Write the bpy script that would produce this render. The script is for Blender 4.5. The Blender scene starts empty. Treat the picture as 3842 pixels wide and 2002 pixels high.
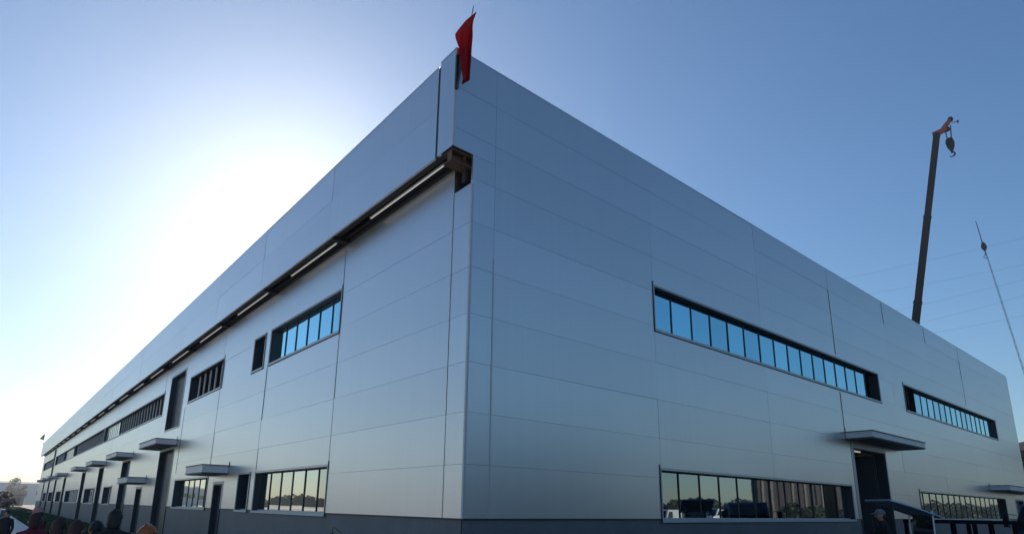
import bpy, bmesh, math, random
from mathutils import Vector, Matrix, Euler

random.seed(7)
scene = bpy.context.scene
col = scene.collection

# ------------------------------------------------------------------ camera
cam_d = bpy.data.cameras.new('camera')
cam = bpy.data.objects.new('camera', cam_d); col.objects.link(cam)
cam_d.sensor_fit = 'HORIZONTAL'; cam_d.sensor_width = 36.0
cam_d.lens = 21.12
cam_d.shift_x = 0.01174; cam_d.shift_y = 0.0900
cam_d.clip_start = 0.1; cam_d.clip_end = 6000
rt = Vector((0.7675137705, -0.6408350746, 0.0159065785))
up = Vector((-0.1646698525, -0.1731186385, 0.9710374744))
fw = Vector((0.6195211471, 0.7479039672, 0.2383971562))
cam.matrix_world = Matrix(((rt.x, up.x, -fw.x, -7.233), (rt.y, up.y, -fw.y, -9.809),
                           (rt.z, up.z, -fw.z, 1.899), (0, 0, 0, 1)))
scene.camera = cam

# ------------------------------------------------------------------ light
SUN_EL, SUN_AZ = math.radians(25.0), math.radians(19.5)
world = bpy.data.worlds.new('World'); scene.world = world; world.use_nodes = True
wn = world.node_tree.nodes; wl = world.node_tree.links
bg = wn['Background']; bg.inputs['Strength'].default_value = 0.12
sky = wn.new('ShaderNodeTexSky'); sky.sky_type = 'NISHITA'; sky.sun_disc = False
sky.sun_elevation = SUN_EL; sky.sun_rotation = SUN_AZ
sky.altitude = 20; sky.air_density = 1.15; sky.dust_density = 0.38; sky.ozone_density = 5.8
wb = wn.new('ShaderNodeMix'); wb.data_type = 'RGBA'; wb.blend_type = 'MULTIPLY'   # camera white balance: cooler, a little green
wb.inputs['Factor'].default_value = 1.0; wb.inputs['B'].default_value = (1.0, 1.025, 0.995, 1)
hs = wn.new('ShaderNodeHueSaturation'); hs.inputs['Saturation'].default_value = 1.05
wl.new(sky.outputs['Color'], wb.inputs['A']); wl.new(wb.outputs['Result'], hs.inputs['Color'])
wl.new(hs.outputs['Color'], bg.inputs['Color'])
sun_d = bpy.data.lights.new('sun', 'SUN'); sun_d.energy = 5.0; sun_d.angle = math.radians(0.5)
sun_d.color = (1.0, 0.89, 0.74)
sun = bpy.data.objects.new('sun', sun_d); col.objects.link(sun)
sdir = Vector((math.sin(SUN_AZ) * math.cos(SUN_EL), math.cos(SUN_AZ) * math.cos(SUN_EL), math.sin(SUN_EL)))
sun.rotation_euler = sdir.to_track_quat('Z', 'Y').to_euler()
sun.location = sdir * 300
scene.view_settings.view_transform = 'Standard'; scene.view_settings.look = 'None'
scene.view_settings.exposure = 0.0; scene.view_settings.gamma = 1.0
scene.view_settings.use_curve_mapping = False

# ------------------------------------------------------------------ materials
def mat(name, color, rough=0.6, metal=0.0, spec=0.5, noise=0.0, nscale=3.0, bump=0.0, bscale=20.0,
        stretch=(1, 1, 1), emit=None, estr=0.0, coat=0.0):
    m = bpy.data.materials.new(name); m.use_nodes = True
    nt = m.node_tree; N = nt.nodes; L = nt.links
    b = N['Principled BSDF']
    b.inputs['Base Color'].default_value = (*color, 1); b.inputs['Roughness'].default_value = rough
    b.inputs['Metallic'].default_value = metal; b.inputs['Specular IOR Level'].default_value = spec
    if coat: b.inputs['Coat Weight'].default_value = coat; b.inputs['Coat Roughness'].default_value = 0.08
    if noise or bump:
        g = N.new('ShaderNodeNewGeometry'); mp = N.new('ShaderNodeMapping')
        mp.inputs['Scale'].default_value = stretch
        L.new(g.outputs['Position'], mp.inputs['Vector'])
    if noise:
        t = N.new('ShaderNodeTexNoise'); t.inputs['Scale'].default_value = nscale
        t.inputs['Detail'].default_value = 6; t.inputs['Roughness'].default_value = 0.6
        L.new(mp.outputs['Vector'], t.inputs['Vector'])
        mr = N.new('ShaderNodeMapRange'); mr.inputs['From Min'].default_value = 0.25
        mr.inputs['From Max'].default_value = 0.75
        mr.inputs['To Min'].default_value = 1 - noise; mr.inputs['To Max'].default_value = 1 + noise
        L.new(t.outputs['Fac'], mr.inputs['Value'])
        mx = N.new('ShaderNodeMix'); mx.data_type = 'RGBA'; mx.blend_type = 'MULTIPLY'
        mx.inputs['Factor'].default_value = 1.0
        mx.inputs['A'].default_value = (*color, 1)
        L.new(mr.outputs['Result'], mx.inputs['B'])
        L.new(mx.outputs['Result'], b.inputs['Base Color'])
    if bump:
        t2 = N.new('ShaderNodeTexNoise'); t2.inputs['Scale'].default_value = bscale
        t2.inputs['Detail'].default_value = 4
        L.new(mp.outputs['Vector'], t2.inputs['Vector'])
        bp = N.new('ShaderNodeBump'); bp.inputs['Strength'].default_value = bump
        bp.inputs['Distance'].default_value = 0.02
        L.new(t2.outputs['Fac'], bp.inputs['Height']); L.new(bp.outputs['Normal'], b.inputs['Normal'])
    if emit:
        b.inputs['Emission Color'].default_value = (*emit, 1); b.inputs['Emission Strength'].default_value = estr
    return m

def panel_material():
    # painted steel sandwich panel: satin coat, rain streaks, faint oil-canning
    m = bpy.data.materials.new('panel_paint'); m.use_nodes = True
    nt = m.node_tree; N = nt.nodes; L = nt.links; b = N['Principled BSDF']
    b.inputs['Roughness'].default_value = 0.32; b.inputs['Specular IOR Level'].default_value = 0.6
    b.inputs['Metallic'].default_value = 0.88
    g = N.new('ShaderNodeNewGeometry')
    def noise(scale, sx, sz, det=4):
        mp = N.new('ShaderNodeMapping'); mp.inputs['Scale'].default_value = (sx, sx, sz)
        L.new(g.outputs['Position'], mp.inputs['Vector'])
        t = N.new('ShaderNodeTexNoise'); t.inputs['Scale'].default_value = scale; t.inputs['Detail'].default_value = det
        L.new(mp.outputs['Vector'], t.inputs['Vector']); return t
    streak = noise(1.0, 7.0, 0.12, 5); blot = noise(0.35, 1, 1, 3)
    oi = N.new('ShaderNodeObjectInfo')
    def rng(src, sock, lo, hi, a=0.3, c=0.7):
        r = N.new('ShaderNodeMapRange'); r.inputs['From Min'].default_value = a; r.inputs['From Max'].default_value = c
        r.inputs['To Min'].default_value = lo; r.inputs['To Max'].default_value = hi
        L.new(src.outputs[sock], r.inputs['Value']); return r
    r1 = rng(streak, 'Fac', 0.965, 1.035, 0.0, 1.0); r2 = rng(blot, 'Fac', 0.97, 1.03, 0.0, 1.0); r3 = rng(oi, 'Random', 0.955, 1.02, 0, 1)
    m1 = N.new('ShaderNodeMath'); m1.operation = 'MULTIPLY'; L.new(r1.outputs[0], m1.inputs[0]); L.new(r2.outputs[0], m1.inputs[1])
    m2 = N.new('ShaderNodeMath'); m2.operation = 'MULTIPLY'; L.new(m1.outputs[0], m2.inputs[0]); L.new(r3.outputs[0], m2.inputs[1])
    mx = N.new('ShaderNodeMix'); mx.data_type = 'RGBA'; mx.blend_type = 'MULTIPLY'; mx.inputs['Factor'].default_value = 1
    mx.inputs['A'].default_value = (0.68, 0.67, 0.685, 1)
    L.new(m2.outputs[0], mx.inputs['B']); L.new(mx.outputs['Result'], b.inputs['Base Color'])
    return m

M = {}
M['panel'] = panel_material()
M['plinth'] = mat('plinth_paint', (0.125, 0.130, 0.145), 0.55, noise=0.16, nscale=1.3, bump=0.25, bscale=14)
M['core'] = mat('wall_core', (0.045, 0.048, 0.055), 0.85)
M['reveal'] = mat('reveal_metal', (0.030, 0.034, 0.046), 0.5, noise=0.15, nscale=4)
M['trim'] = mat('pale_trim', (0.46, 0.48, 0.50), 0.4, metal=0.2, noise=0.08, nscale=5)
M['dark_trim'] = mat('dark_trim', (0.025, 0.028, 0.034), 0.5)
M['mullion'] = mat('mullion_dark', (0.035, 0.040, 0.045), 0.45, metal=0.3)
M['white_mullion'] = mat('mullion_white', (0.62, 0.63, 0.62), 0.45)
M['glass'] = mat('coated_glass', (0.42, 0.85, 1.0), 0.015, metal=1.0, bump=0.015, bscale=1.2)
M['clear_glass'] = mat('clear_coated_glass', (0.62, 0.65, 0.64), 0.015, metal=1.0, bump=0.015, bscale=1.2)
M['door'] = mat('door_grey', (0.055, 0.062, 0.075), 0.45, noise=0.1, nscale=3)
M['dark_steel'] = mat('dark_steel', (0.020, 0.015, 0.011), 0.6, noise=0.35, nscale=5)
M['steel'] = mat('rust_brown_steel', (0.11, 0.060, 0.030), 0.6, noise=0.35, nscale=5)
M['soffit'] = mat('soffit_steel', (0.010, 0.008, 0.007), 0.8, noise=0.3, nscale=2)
M['tube'] = mat('lamp_tube', (0.8, 0.8, 0.8), 0.4, emit=(1.0, 0.93, 0.84), estr=0.36)
M['canopy'] = mat('canopy_metal', (0.60, 0.60, 0.63), 0.45, noise=0.06, nscale=3)
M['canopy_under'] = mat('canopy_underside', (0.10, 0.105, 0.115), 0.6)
M['roof'] = mat('roof_sheet', (0.35, 0.36, 0.38), 0.6)
M['concrete'] = mat('concrete_ground', (0.66, 0.58, 0.49), 0.8, noise=0.2, nscale=0.4, bump=0.3, bscale=8)
M['path'] = mat('pale_path', (0.55, 0.55, 0.53), 0.6, noise=0.12, nscale=0.7, bump=0.2, bscale=10)
M['soil'] = mat('soil', (0.55, 0.46, 0.35), 0.95, noise=0.35, nscale=0.15)
M['grass'] = mat('grass_blade', (0.040, 0.085, 0.025), 0.7, noise=0.3, nscale=2)
M['red'] = mat('flag_red', (0.36, 0.004, 0.008), 0.8, spec=0.2, noise=0.1, nscale=4)
fn = M['red'].node_tree; tr_ = fn.nodes.new('ShaderNodeBsdfTranslucent'); tr_.inputs['Color'].default_value = (0.33, 0.003, 0.008, 1)
ms = fn.nodes.new('ShaderNodeMixShader'); ms.inputs[0].default_value = 0.45
fn.links.new(fn.nodes['Principled BSDF'].outputs[0], ms.inputs[1]); fn.links.new(tr_.outputs[0], ms.inputs[2])
fn.links.new(ms.outputs[0], fn.nodes['Material Output'].inputs['Surface'])
M['pole'] = mat('pole_metal', (0.12, 0.12, 0.13), 0.4, metal=0.6)
M['crane_dark'] = mat('crane_boom_paint', (0.010, 0.009, 0.011), 0.9, spec=0.05, noise=0.2, nscale=1.5)
M['crane_red'] = mat('crane_head_red', (0.30, 0.035, 0.02), 0.5)
M['matte_black'] = mat('matte_black', (0.010, 0.010, 0.012), 1.0, spec=0.02)
M['black'] = mat('black_paint', (0.012, 0.012, 0.014), 0.5)
M['rubber'] = mat('rubber', (0.015, 0.015, 0.016), 0.85)
M['white'] = mat('white_paint', (0.75, 0.76, 0.76), 0.3, coat=0.4)
M['blue'] = mat('blue_paint', (0.045, 0.085, 0.19), 0.35, coat=0.3, noise=0.1, nscale=3)
M['pale_blue'] = mat('pale_blue_canvas', (0.30, 0.36, 0.47), 0.6, noise=0.08, nscale=4)
M['car_glass'] = mat('car_glass', (0.02, 0.025, 0.03), 0.03, spec=0.9)
M['lamp_glass'] = mat('lamp_lens', (0.6, 0.6, 0.58), 0.1)
M['skin'] = mat('skin', (0.42, 0.24, 0.17), 0.55)
M['hair_brown'] = mat('hair_brown', (0.045, 0.014, 0.014), 0.7)
M['dimmed_glass'] = mat('dimmed_coated_glass', (0.36, 0.42, 0.47), 0.015, metal=1.0, bump=0.015, bscale=1.2)  # clear glass again; dimmer gable reflections are put into the tint
M['film'] = mat('white_film', (0.88, 0.87, 0.85), 0.3, metal=0.8)
M['hair'] = mat('hair_black', (0.012, 0.010, 0.010), 0.6)
M['pink'] = mat('pink_cap', (0.45, 0.20, 0.20), 0.8)
M['maroon'] = mat('maroon_cloth', (0.13, 0.008, 0.030), 0.85, noise=0.2, nscale=9)
M['dark_red'] = mat('dark_red_cloth', (0.060, 0.010, 0.016), 0.85, noise=0.2, nscale=9)
M['brown_cloth'] = mat('brown_cloth', (0.050, 0.026, 0.022), 0.85, noise=0.2, nscale=9)
M['black_cloth'] = mat('black_cloth', (0.014, 0.014, 0.018), 0.9, noise=0.2, nscale=9)
M['navy_cloth'] = mat('navy_cloth', (0.020, 0.026, 0.050), 0.9, noise=0.2, nscale=9)
M['orange'] = mat('orange_helmet', (0.36, 0.09, 0.012), 0.35)
M['grey_cap'] = mat('grey_cap', (0.16, 0.16, 0.17), 0.8)
M['bark'] = mat('bark', (0.070, 0.052, 0.040), 0.9, noise=0.3, nscale=6)
M['hedge'] = mat('leaf_hedge', (0.016, 0.024, 0.014), 0.7, noise=0.4, nscale=0.8)
M['leaf'] = mat('leaf_dark', (0.035, 0.060, 0.022), 0.6, noise=0.4, nscale=0.8)
M['leaf2'] = mat('leaf_mid', (0.060, 0.085, 0.030), 0.6, noise=0.4, nscale=0.8)
M['leaf_hazed'] = mat('leaf_hazed', (0.30, 0.27, 0.20), 0.8, noise=0.3, nscale=0.8)  # dry poplar leaf, paled so distance haze sits in the colour
M['leaf_rust'] = mat('leaf_rust', (0.40, 0.20, 0.12), 0.7, noise=0.3, nscale=1.5)
M['brown_wall'] = mat('brown_render', (0.050, 0.046, 0.044), 0.85, noise=0.15, nscale=0.5)
M['pale_wall'] = mat('pale_wall', (0.74, 0.73, 0.70), 0.8, noise=0.08, nscale=0.5)  # whitened: haze on the far warehouse is put into this colour
M['eave'] = mat('dark_brown_eave', (0.050, 0.022, 0.020), 0.7, noise=0.2, nscale=3)
M['hut'] = mat('hut_brown', (0.20, 0.165, 0.145), 0.8, noise=0.2, nscale=1)  # brown lightened to carry haze on the far hut
M['wire'] = mat('wire', (0.04, 0.045, 0.05), 0.5)

for g_ in ('glass', 'clear_glass', 'dimmed_glass'):
    nt_ = M[g_].node_tree; b_ = nt_.nodes['Principled BSDF']; oi_ = nt_.nodes.new('ShaderNodeObjectInfo')
    mr_ = nt_.nodes.new('ShaderNodeMapRange'); mr_.inputs['To Min'].default_value = 0.80; mr_.inputs['To Max'].default_value = 1.06
    mx_ = nt_.nodes.new('ShaderNodeMix'); mx_.data_type = 'RGBA'; mx_.blend_type = 'MULTIPLY'; mx_.inputs['Factor'].default_value = 1
    mx_.inputs['A'].default_value = b_.inputs['Base Color'].default_value
    nt_.links.new(oi_.outputs['Random'], mr_.inputs['Value']); nt_.links.new(mr_.outputs[0], mx_.inputs['B']); nt_.links.new(mx_.outputs['Result'], b_.inputs['Base Color'])

# ------------------------------------------------------------------ mesh helpers
class MB:
    def __init__(s): s.v = []; s.f = []; s.mi = []
    def quad(s, a, b, c, d, mi=0):
        n = len(s.v); s.v += [a, b, c, d]; s.f.append((n, n + 1, n + 2, n + 3)); s.mi.append(mi)
    def poly(s, pts, mi=0):
        n = len(s.v); s.v += list(pts); s.f.append(tuple(range(n, n + len(pts)))); s.mi.append(mi)
    def box(s, lo, hi, mi=0):
        x0, y0, z0 = [min(a, b) for a, b in zip(lo, hi)]; x1, y1, z1 = [max(a, b) for a, b in zip(lo, hi)]
        n = len(s.v)
        s.v += [(x0, y0, z0), (x1, y0, z0), (x1, y1, z0), (x0, y1, z0), (x0, y0, z1), (x1, y0, z1), (x1, y1, z1), (x0, y1, z1)]
        for f in ((0, 3, 2, 1), (4, 5, 6, 7), (0, 1, 5, 4), (1, 2, 6, 5), (2, 3, 7, 6), (3, 0, 4, 7)):
            s.f.append(tuple(n + i for i in f)); s.mi.append(mi)
        return s
    def hull(s, a, b, mi=0):
        # a and b: two loops of equal length joined by side faces, capped
        n = len(s.v); k = len(a); s.v += list(a) + list(b)
        s.f.append(tuple(n + i for i in reversed(range(k)))); s.mi.append(mi)
        s.f.append(tuple(n + k + i for i in range(k))); s.mi.append(mi)
        for i in range(k):
            j = (i + 1) % k
            s.f.append((n + i, n + j, n + k + j, n + k + i)); s.mi.append(mi)
        return s
    def tube(s, pts, r, seg=8, mi=0):
        pts = [Vector(p) for p in pts]
        rr = r if isinstance(r, (list, tuple)) else [r] * len(pts)
        rings = []
        for i, p in enumerate(pts):
            t = (pts[min(i + 1, len(pts) - 1)] - pts[max(i - 1, 0)]).normalized()
            a = t.cross(Vector((0, 0, 1)) if abs(t.z) < 0.9 else Vector((1, 0, 0))).normalized(); c = t.cross(a)
            n = len(s.v)
            for k in range(seg):
                an = 2 * math.pi * k / seg
                s.v.append(tuple(p + a * math.cos(an) * rr[i] + c * math.sin(an) * rr[i]))
            rings.append(n)
        for i in range(len(rings) - 1):
            for k in range(seg):
                j = (k + 1) % seg
                s.f.append((rings[i] + k, rings[i] + j, rings[i + 1] + j, rings[i + 1] + k)); s.mi.append(mi)
        s.f.append(tuple(rings[0] + k for k in reversed(range(seg)))); s.mi.append(mi)
        s.f.append(tuple(rings[-1] + k for k in range(seg))); s.mi.append(mi)
        return s
    def beam(s, a, b, w, h, mi=0, w2=None, h2=None):
        # box beam from a to b, w across (horizontal), h the other way
        a = Vector(a); b = Vector(b); t = (b - a).normalized()
        u = t.cross(Vector((0, 0, 1)) if abs(t.z) < 0.95 else Vector((1, 0, 0))).normalized(); n = t.cross(u)
        w2 = w2 or w; h2 = h2 or h
        A = [a + u * x * w / 2 + n * y * h / 2 for x, y in ((-1, -1), (1, -1), (1, 1), (-1, 1))]
        B = [b + u * x * w2 / 2 + n * y * h2 / 2 for x, y in ((-1, -1), (1, -1), (1, 1), (-1, 1))]
        return s.hull([tuple(p) for p in A], [tuple(p) for p in B], mi)
    def mesh(s, name, mats, smooth=False, recalc=True):
        me = bpy.data.meshes.new(name); me.from_pydata([tuple(p) for p in s.v], [], s.f)
        for m in (mats if isinstance(mats, (list, tuple)) else [mats]): me.materials.append(m)
        for p, i in zip(me.polygons, s.mi): p.material_index = i
        if recalc:
            bm = bmesh.new(); bm.from_mesh(me); bmesh.ops.recalc_face_normals(bm, faces=bm.faces); bm.to_mesh(me); bm.free()
        if smooth: me.polygons.foreach_set('use_smooth', [True] * len(me.polygons))
        me.update(); return me
    def build(s, name, mats, parent=None, smooth=False, recalc=True):
        return link(name, s.mesh(name, mats, smooth, recalc), parent)

def link(name, me, parent=None, loc=None):
    o = bpy.data.objects.new(name, me); col.objects.link(o)
    if parent is not None: o.parent = parent
    if loc is not None: o.location = loc
    return o
def empty(name, loc=(0, 0, 0), rz=0.0):
    o = bpy.data.objects.new(name, None); col.objects.link(o); o.location = loc; o.rotation_euler = (0, 0, rz); return o
def tag(o, label=None, cat=None, group=None, kind=None):
    if label: o['label'] = label
    if cat: o['category'] = cat
    if group: o['group'] = group
    if kind: o['kind'] = kind
    return o
def copy_tree(o, parent=None):
    c = o.copy(); col.objects.link(c)
    if parent is not None: c.parent = parent
    for ch in o.children: copy_tree(ch, c)
    return c
def box(name, lo, hi, m, parent=None): return MB().box(lo, hi).build(name, m, parent)
def bevel(o, w, seg=2):
    bm = bmesh.new(); bm.from_mesh(o.data)
    bmesh.ops.remove_doubles(bm, verts=bm.verts, dist=1e-5)
    bmesh.ops.bevel(bm, geom=list(bm.edges), offset=w, segments=seg, affect='EDGES', profile=0.5, clamp_overlap=True)
    bm.to_mesh(o.data); bm.free(); return o

# ------------------------------------------------------------------ ground
def sheet(name, x0, x1, y0, y1, z, m, kind='structure'):
    b = MB(); b.quad((x0, y0, z), (x1, y0, z), (x1, y1, z), (x0, y1, z))
    o = b.build(name, m, recalc=False); o['kind'] = kind; return o
sheet('ground', -3000, 3000, -3000, 3000, 0.0, M['soil'])
sheet('yard', -70, 0, -70, 31, 0.004, M['concrete'])
M['asphalt'] = mat('asphalt', (0.055, 0.056, 0.058), 0.85, noise=0.25, nscale=0.6, bump=0.4, bscale=30)
sheet('asphalt_road', 0.01, 700, -700, -0.02, 0.004, M['asphalt'])
sheet('path', -13.0, -4.75, 31.02, 260, 0.006, M['path'])

# ------------------------------------------------------------------ the factory building
LEN_L, LEN_R, TOP = 132.45, 51.3, 12.19
ROW0, ROW = 1.666, 1.059
OVER = 0.565                                  # how far the fascia hangs out on the left side
FASC = 9.666
bld = empty('factory_building', (0, 0, 0))
tag(bld, 'long silver grey panel clad factory building with ribbon windows and canopies', 'building')

def W(k, s, d, z):                            # k 'R': gable side on y=0; 'L': long side on x=0; d runs inward
    return (s, d, z) if k == 'R' else (d, s, z)

def slab(mb, k, s0, s1, z0, z1, d0, d1, holes=(), mi=0):
    # wall slab with rectangular holes, cut into cells; edges of holes get their own reveal faces
    ss = sorted({s0, s1, *[min(max(h[i], s0), s1) for h in holes for i in (0, 1)]})
    zs = sorted({z0, z1, *[min(max(h[i], z0), z1) for h in holes for i in (2, 3)]})
    def solid(i, j):
        if i < 0 or j < 0 or i >= len(ss) - 1 or j >= len(zs) - 1: return False
        cs, cz = (ss[i] + ss[i + 1]) / 2, (zs[j] + zs[j + 1]) / 2
        return not any(h[0] < cs < h[1] and h[2] < cz < h[3] for h in holes)
    any_ = False
    for i in range(len(ss) - 1):
        for j in range(len(zs) - 1):
            if not solid(i, j): continue
            any_ = True
            a, b, c, e = ss[i], ss[i + 1], zs[j], zs[j + 1]
            mb.quad(W(k, a, d0, c), W(k, b, d0, c), W(k, b, d0, e), W(k, a, d0, e), mi)
            mb.quad(W(k, b, d1, c), W(k, a, d1, c), W(k, a, d1, e), W(k, b, d1, e), mi)
            if not solid(i - 1, j): mb.quad(W(k, a, d1, c), W(k, a, d0, c), W(k, a, d0, e), W(k, a, d1, e), mi)
            if not solid(i + 1, j): mb.quad(W(k, b, d0, c), W(k, b, d1, c), W(k, b, d1, e), W(k, b, d0, e), mi)
            if not solid(i, j - 1): mb.quad(W(k, a, d1, c), W(k, b, d1, c), W(k, b, d0, c), W(k, a, d0, c), mi)
            if not solid(i, j + 1): mb.quad(W(k, a, d0, e), W(k, b, d0, e), W(k, b, d1, e), W(k, a, d1, e), mi)
    if k == 'L': mb.f = [tuple(reversed(f)) if idx >= 0 else f for idx, f in enumerate(mb.f)]
    return any_

# openings: (kind, s0, s1, z0, z1)
UZ0, UZ1, LZ0, LZ1 = 6.885, 8.185, 1.635, 2.937
holes = {'L': [], 'R': []}
def hole(k, s0, s1, z0, z1): holes[k].append((s0, s1, z0, z1)); return (k, s0, s1, z0, z1)

windows = []   # (opening, pitch, styles, end) -- styles: list of (n, 'glass' | 'open' | 'clear')
def win(k, s0, s1, z0, z1, n, style, lead='near'):
    windows.append((hole(k, s0, s1, z0, z1), n, style))
win('L', 6.45, 12.36, UZ0, UZ1, 6, ['glass'] * 6)
win('L', 12.97, 14.22, UZ0, UZ1, 2, ['open', 'open'])
win('L', 18.32, 24.18, UZ0, UZ1, 6, ['open'] * 6)
win('L', 30.35, 54.2, UZ0, UZ1, 24, ['open'] * 17 + ['bright'] * 7)
win('L', 54.55, 78.2, UZ0, UZ1, 24, ['open'] * 24)
win('L', 78.5, 90.3, UZ0, UZ1, 12, ['bright'] * 12)
win('L', 90.6, 104.0, UZ0, UZ1, 13, ['open'] * 13)
win('L', 109.0, 128.3, UZ0, UZ1, 18, ['open'] * 18)
win('L', 6.43, 12.43, LZ0, LZ1, 6, ['clear'] * 6)
win('L', 13.02, 14.34, LZ0, LZ1, 2, ['open', 'open'])
win('L', 18.57, 24.55, LZ0, LZ1, 6, ['clear'] * 6)
win('L', 44.9, 49.0, LZ0, LZ1, 4, ['clear'] * 4)
win('L', 54.4, 61.4, LZ0, LZ1, 6, ['clear'] * 6)
win('L', 67.0, 80.0, LZ0, LZ1, 10, ['clear'] * 10)
win('L', 85.9, 92.4, LZ0, LZ1, 6, ['clear'] * 6)
win('L', 98.6, 105.6, LZ0, LZ1, 6, ['clear'] * 6)
win('L', 111.0, 117.0, LZ0, LZ1, 5, ['clear'] * 5)
win('R', 6.64, 23.80, UZ0, UZ1, 16, ['glass'] * 15 + ['open'])
win('R', 27.2, 45.15, UZ0, UZ1, 17, ['open'] * 2 + ['glass'] * 15)
win('R', 6.57, 19.22, LZ0, LZ1, 12, ['clear'] * 10 + ['open', 'clear'])
win('R', 27.35, 44.1, LZ0, LZ1, 16, ['clear'] * 15 + ['open'])

doors = []     # (opening, name)
def door(k, s0, s1, z1, name, z0=0.0): doors.append((hole(k, s0, s1, z0, z1), name))
door('L', 16.28, 17.5, 2.63, 'personnel_door')
door('L', 25.77, 29.16, 4.62, 'roller_door')
door('L', 33.0, 34.75, 2.66, 'personnel_door')
for a, b in ((38.5, 41.6), (50.7, 53.45), (63.0, 65.65), (82.0, 84.7), (95.0, 97.8), (106.8, 109.6), (118.0, 120.4)):
    door('L', a, b, 4.60, 'roller_door')
door('L', 25.5, 28.8, 8.86, 'loft_door', 5.79)
door('R', 19.82, 23.33, 4.50, 'open_doorway')
door('R', 46.9, 49.2, 2.9, 'personnel_door')

# structural core behind the panels
mb = MB(); slab(mb, 'L', 0.06, LEN_L, 0, 9.9, 0.062, 0.36, holes['L'] + [(0.0, 0.69, 8.97, 9.9)])
mb.build('wall_core', M['core'], bld)
mb = MB(); slab(mb, 'L', 0.062, LEN_L, 9.95, 11.95, -OVER + 0.062, 0.2); mb.build('parapet_core', M['core'], bld)
mb = MB(); slab(mb, 'R', 0.362, LEN_R, 0, 11.95, 0.062, 0.36, holes['R']); mb.build('wall_core', M['core'], bld)
mb = MB(); slab(mb, 'R', -OVER + 0.062, 0.358, 9.95, 11.95, 0.058, 0.062 - 0.002); mb.build('parapet_core', M['core'], bld)
# back walls and roof, seen by nobody here but closing the hall
MB().box((LEN_R - 0.35, 0.37, 0), (LEN_R, LEN_L, 12.1)).build('side_wall', M['panel'], bld)
MB().box((0.37, LEN_L - 0.3, 0), (LEN_R - 0.36, LEN_L, 12.1)).build('rear_wall', M['panel'], bld)
MB().box((0.21, 0.37, 11.5), (LEN_R - 0.36, LEN_L - 0.31, 11.62)).build('roof', M['roof'], bld)

GAP = 0.0026
_cache = {}
count = {'p': 0}
tr_ = random.Random(41)
def tilt(o, k):
    # no panel hangs perfectly true
    a, b = tr_.gauss(0, 0.0011), tr_.gauss(0, 0.0005)
    o.rotation_euler = (a, 0, b) if k == 'R' else (0, a, b)
def panel(k, s0, s1, z0, z1, d0=0.0, d1=0.058, m='panel', name='wall_panel', hs=()):
    a, b, c, e = s0 + GAP, s1 - GAP, z0 + GAP, z1 - GAP
    hh = [h for h in hs if h[0] < b and h[1] > a and h[2] < e and h[3] > c]
    for h in hh:                       # an opening right across the row leaves two separate panels
        if h[2] <= c and h[3] >= e:
            if h[0] > a + 0.03: panel(k, s0, h[0] + GAP, z0, z1, d0, d1, m, name, hs)
            if h[1] < b - 0.03: panel(k, h[1] - GAP, s1, z0, z1, d0, d1, m, name, hs)
            return
        if h[0] <= a and h[1] >= b:
            if h[2] > c + 0.03: panel(k, s0, s1, z0, h[2] + GAP, d0, d1, m, name, hs)
            if h[3] < e - 0.03: panel(k, s0, s1, h[3] - GAP, z1, d0, d1, m, name, hs)
            return
    key = (k, round(b - a, 4), round(e - c, 4), d1 - d0, m) if not hh else None
    if key and key in _cache:
        o = link(name, _cache[key], bld, W(k, a, d0, c)); tilt(o, k); return
    mb = MB()
    if not slab(mb, k, 0, b - a, 0, e - c, 0, d1 - d0, [(h[0] - a, h[1] - a, h[2] - c, h[3] - c) for h in hh]): return
    me = mb.mesh(name, M[m], recalc=False)
    if key: _cache[key] = me
    o = link(name, me, bld, W(k, a, d0, c)); tilt(o, k)

# left (long) side: corner strip, then 6 m bays; beyond 54 m the joints are too fine to see
bays_l = [0.45 + 6 * i for i in range(23)]; bays_l[0] = 0.695
rows_l = [ROW0 + ROW * i for i in range(7)] + [9.60]
for j in range(len(rows_l) - 1):
    top = rows_l[j + 1]
    panel('L', 0.0, 0.695, rows_l[j], min(top, 8.97), hs=holes['L'])
    i = 0
    while i < 22:
        step = 1 if bays_l[i] < 54 else (2 if j % 2 == 0 or True else 1)
        e = min(i + step, 22)
        panel('L', bays_l[i], bays_l[e], rows_l[j], top, hs=holes['L']); i = e
# fascia on the overhang
fd = -OVER
panel('L', 0.0, 0.625, FASC, 10.93, fd, fd + 0.058, name='fascia_panel'); panel('L', 0.0, 0.625, 10.93, 12.17, fd, fd + 0.058, name='fascia_panel')
for i in range(22):
    s0 = 0.705 if i == 0 else bays_l[i]
    panel('L', s0, bays_l[i + 1], FASC, 10.93, fd, fd + 0.058, name='fascia_panel')
    panel('L', s0, bays_l[i + 1], 10.93, 12.10, fd, fd + 0.058, name='fascia_panel')
# right (gable) side
bays_r = [0.657 + 6.165 * i for i in range(4)]
bays_r = [0.657, 6.57, 12.9, 19.19, 25.6, 31.95, 38.4, 44.9, LEN_R]
rows_r = [ROW0 + ROW * i for i in range(10)] + [TOP]
for j in range(len(rows_r) - 1):
    z0, z1 = rows_r[j], rows_r[j + 1]
    if z1 <= FASC: panel('R', 0.0, 0.657, z0, z1)
    elif z0 < FASC:
        panel('R', 0.0, 0.657, z0, FASC); panel('R', -OVER, 0.657, FASC, z1)
    else: panel('R', -OVER, 0.657, z0, z1)
    for i in range(8): panel('R', bays_r[i], bays_r[i + 1], z0, z1, hs=holes['R'])

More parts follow.
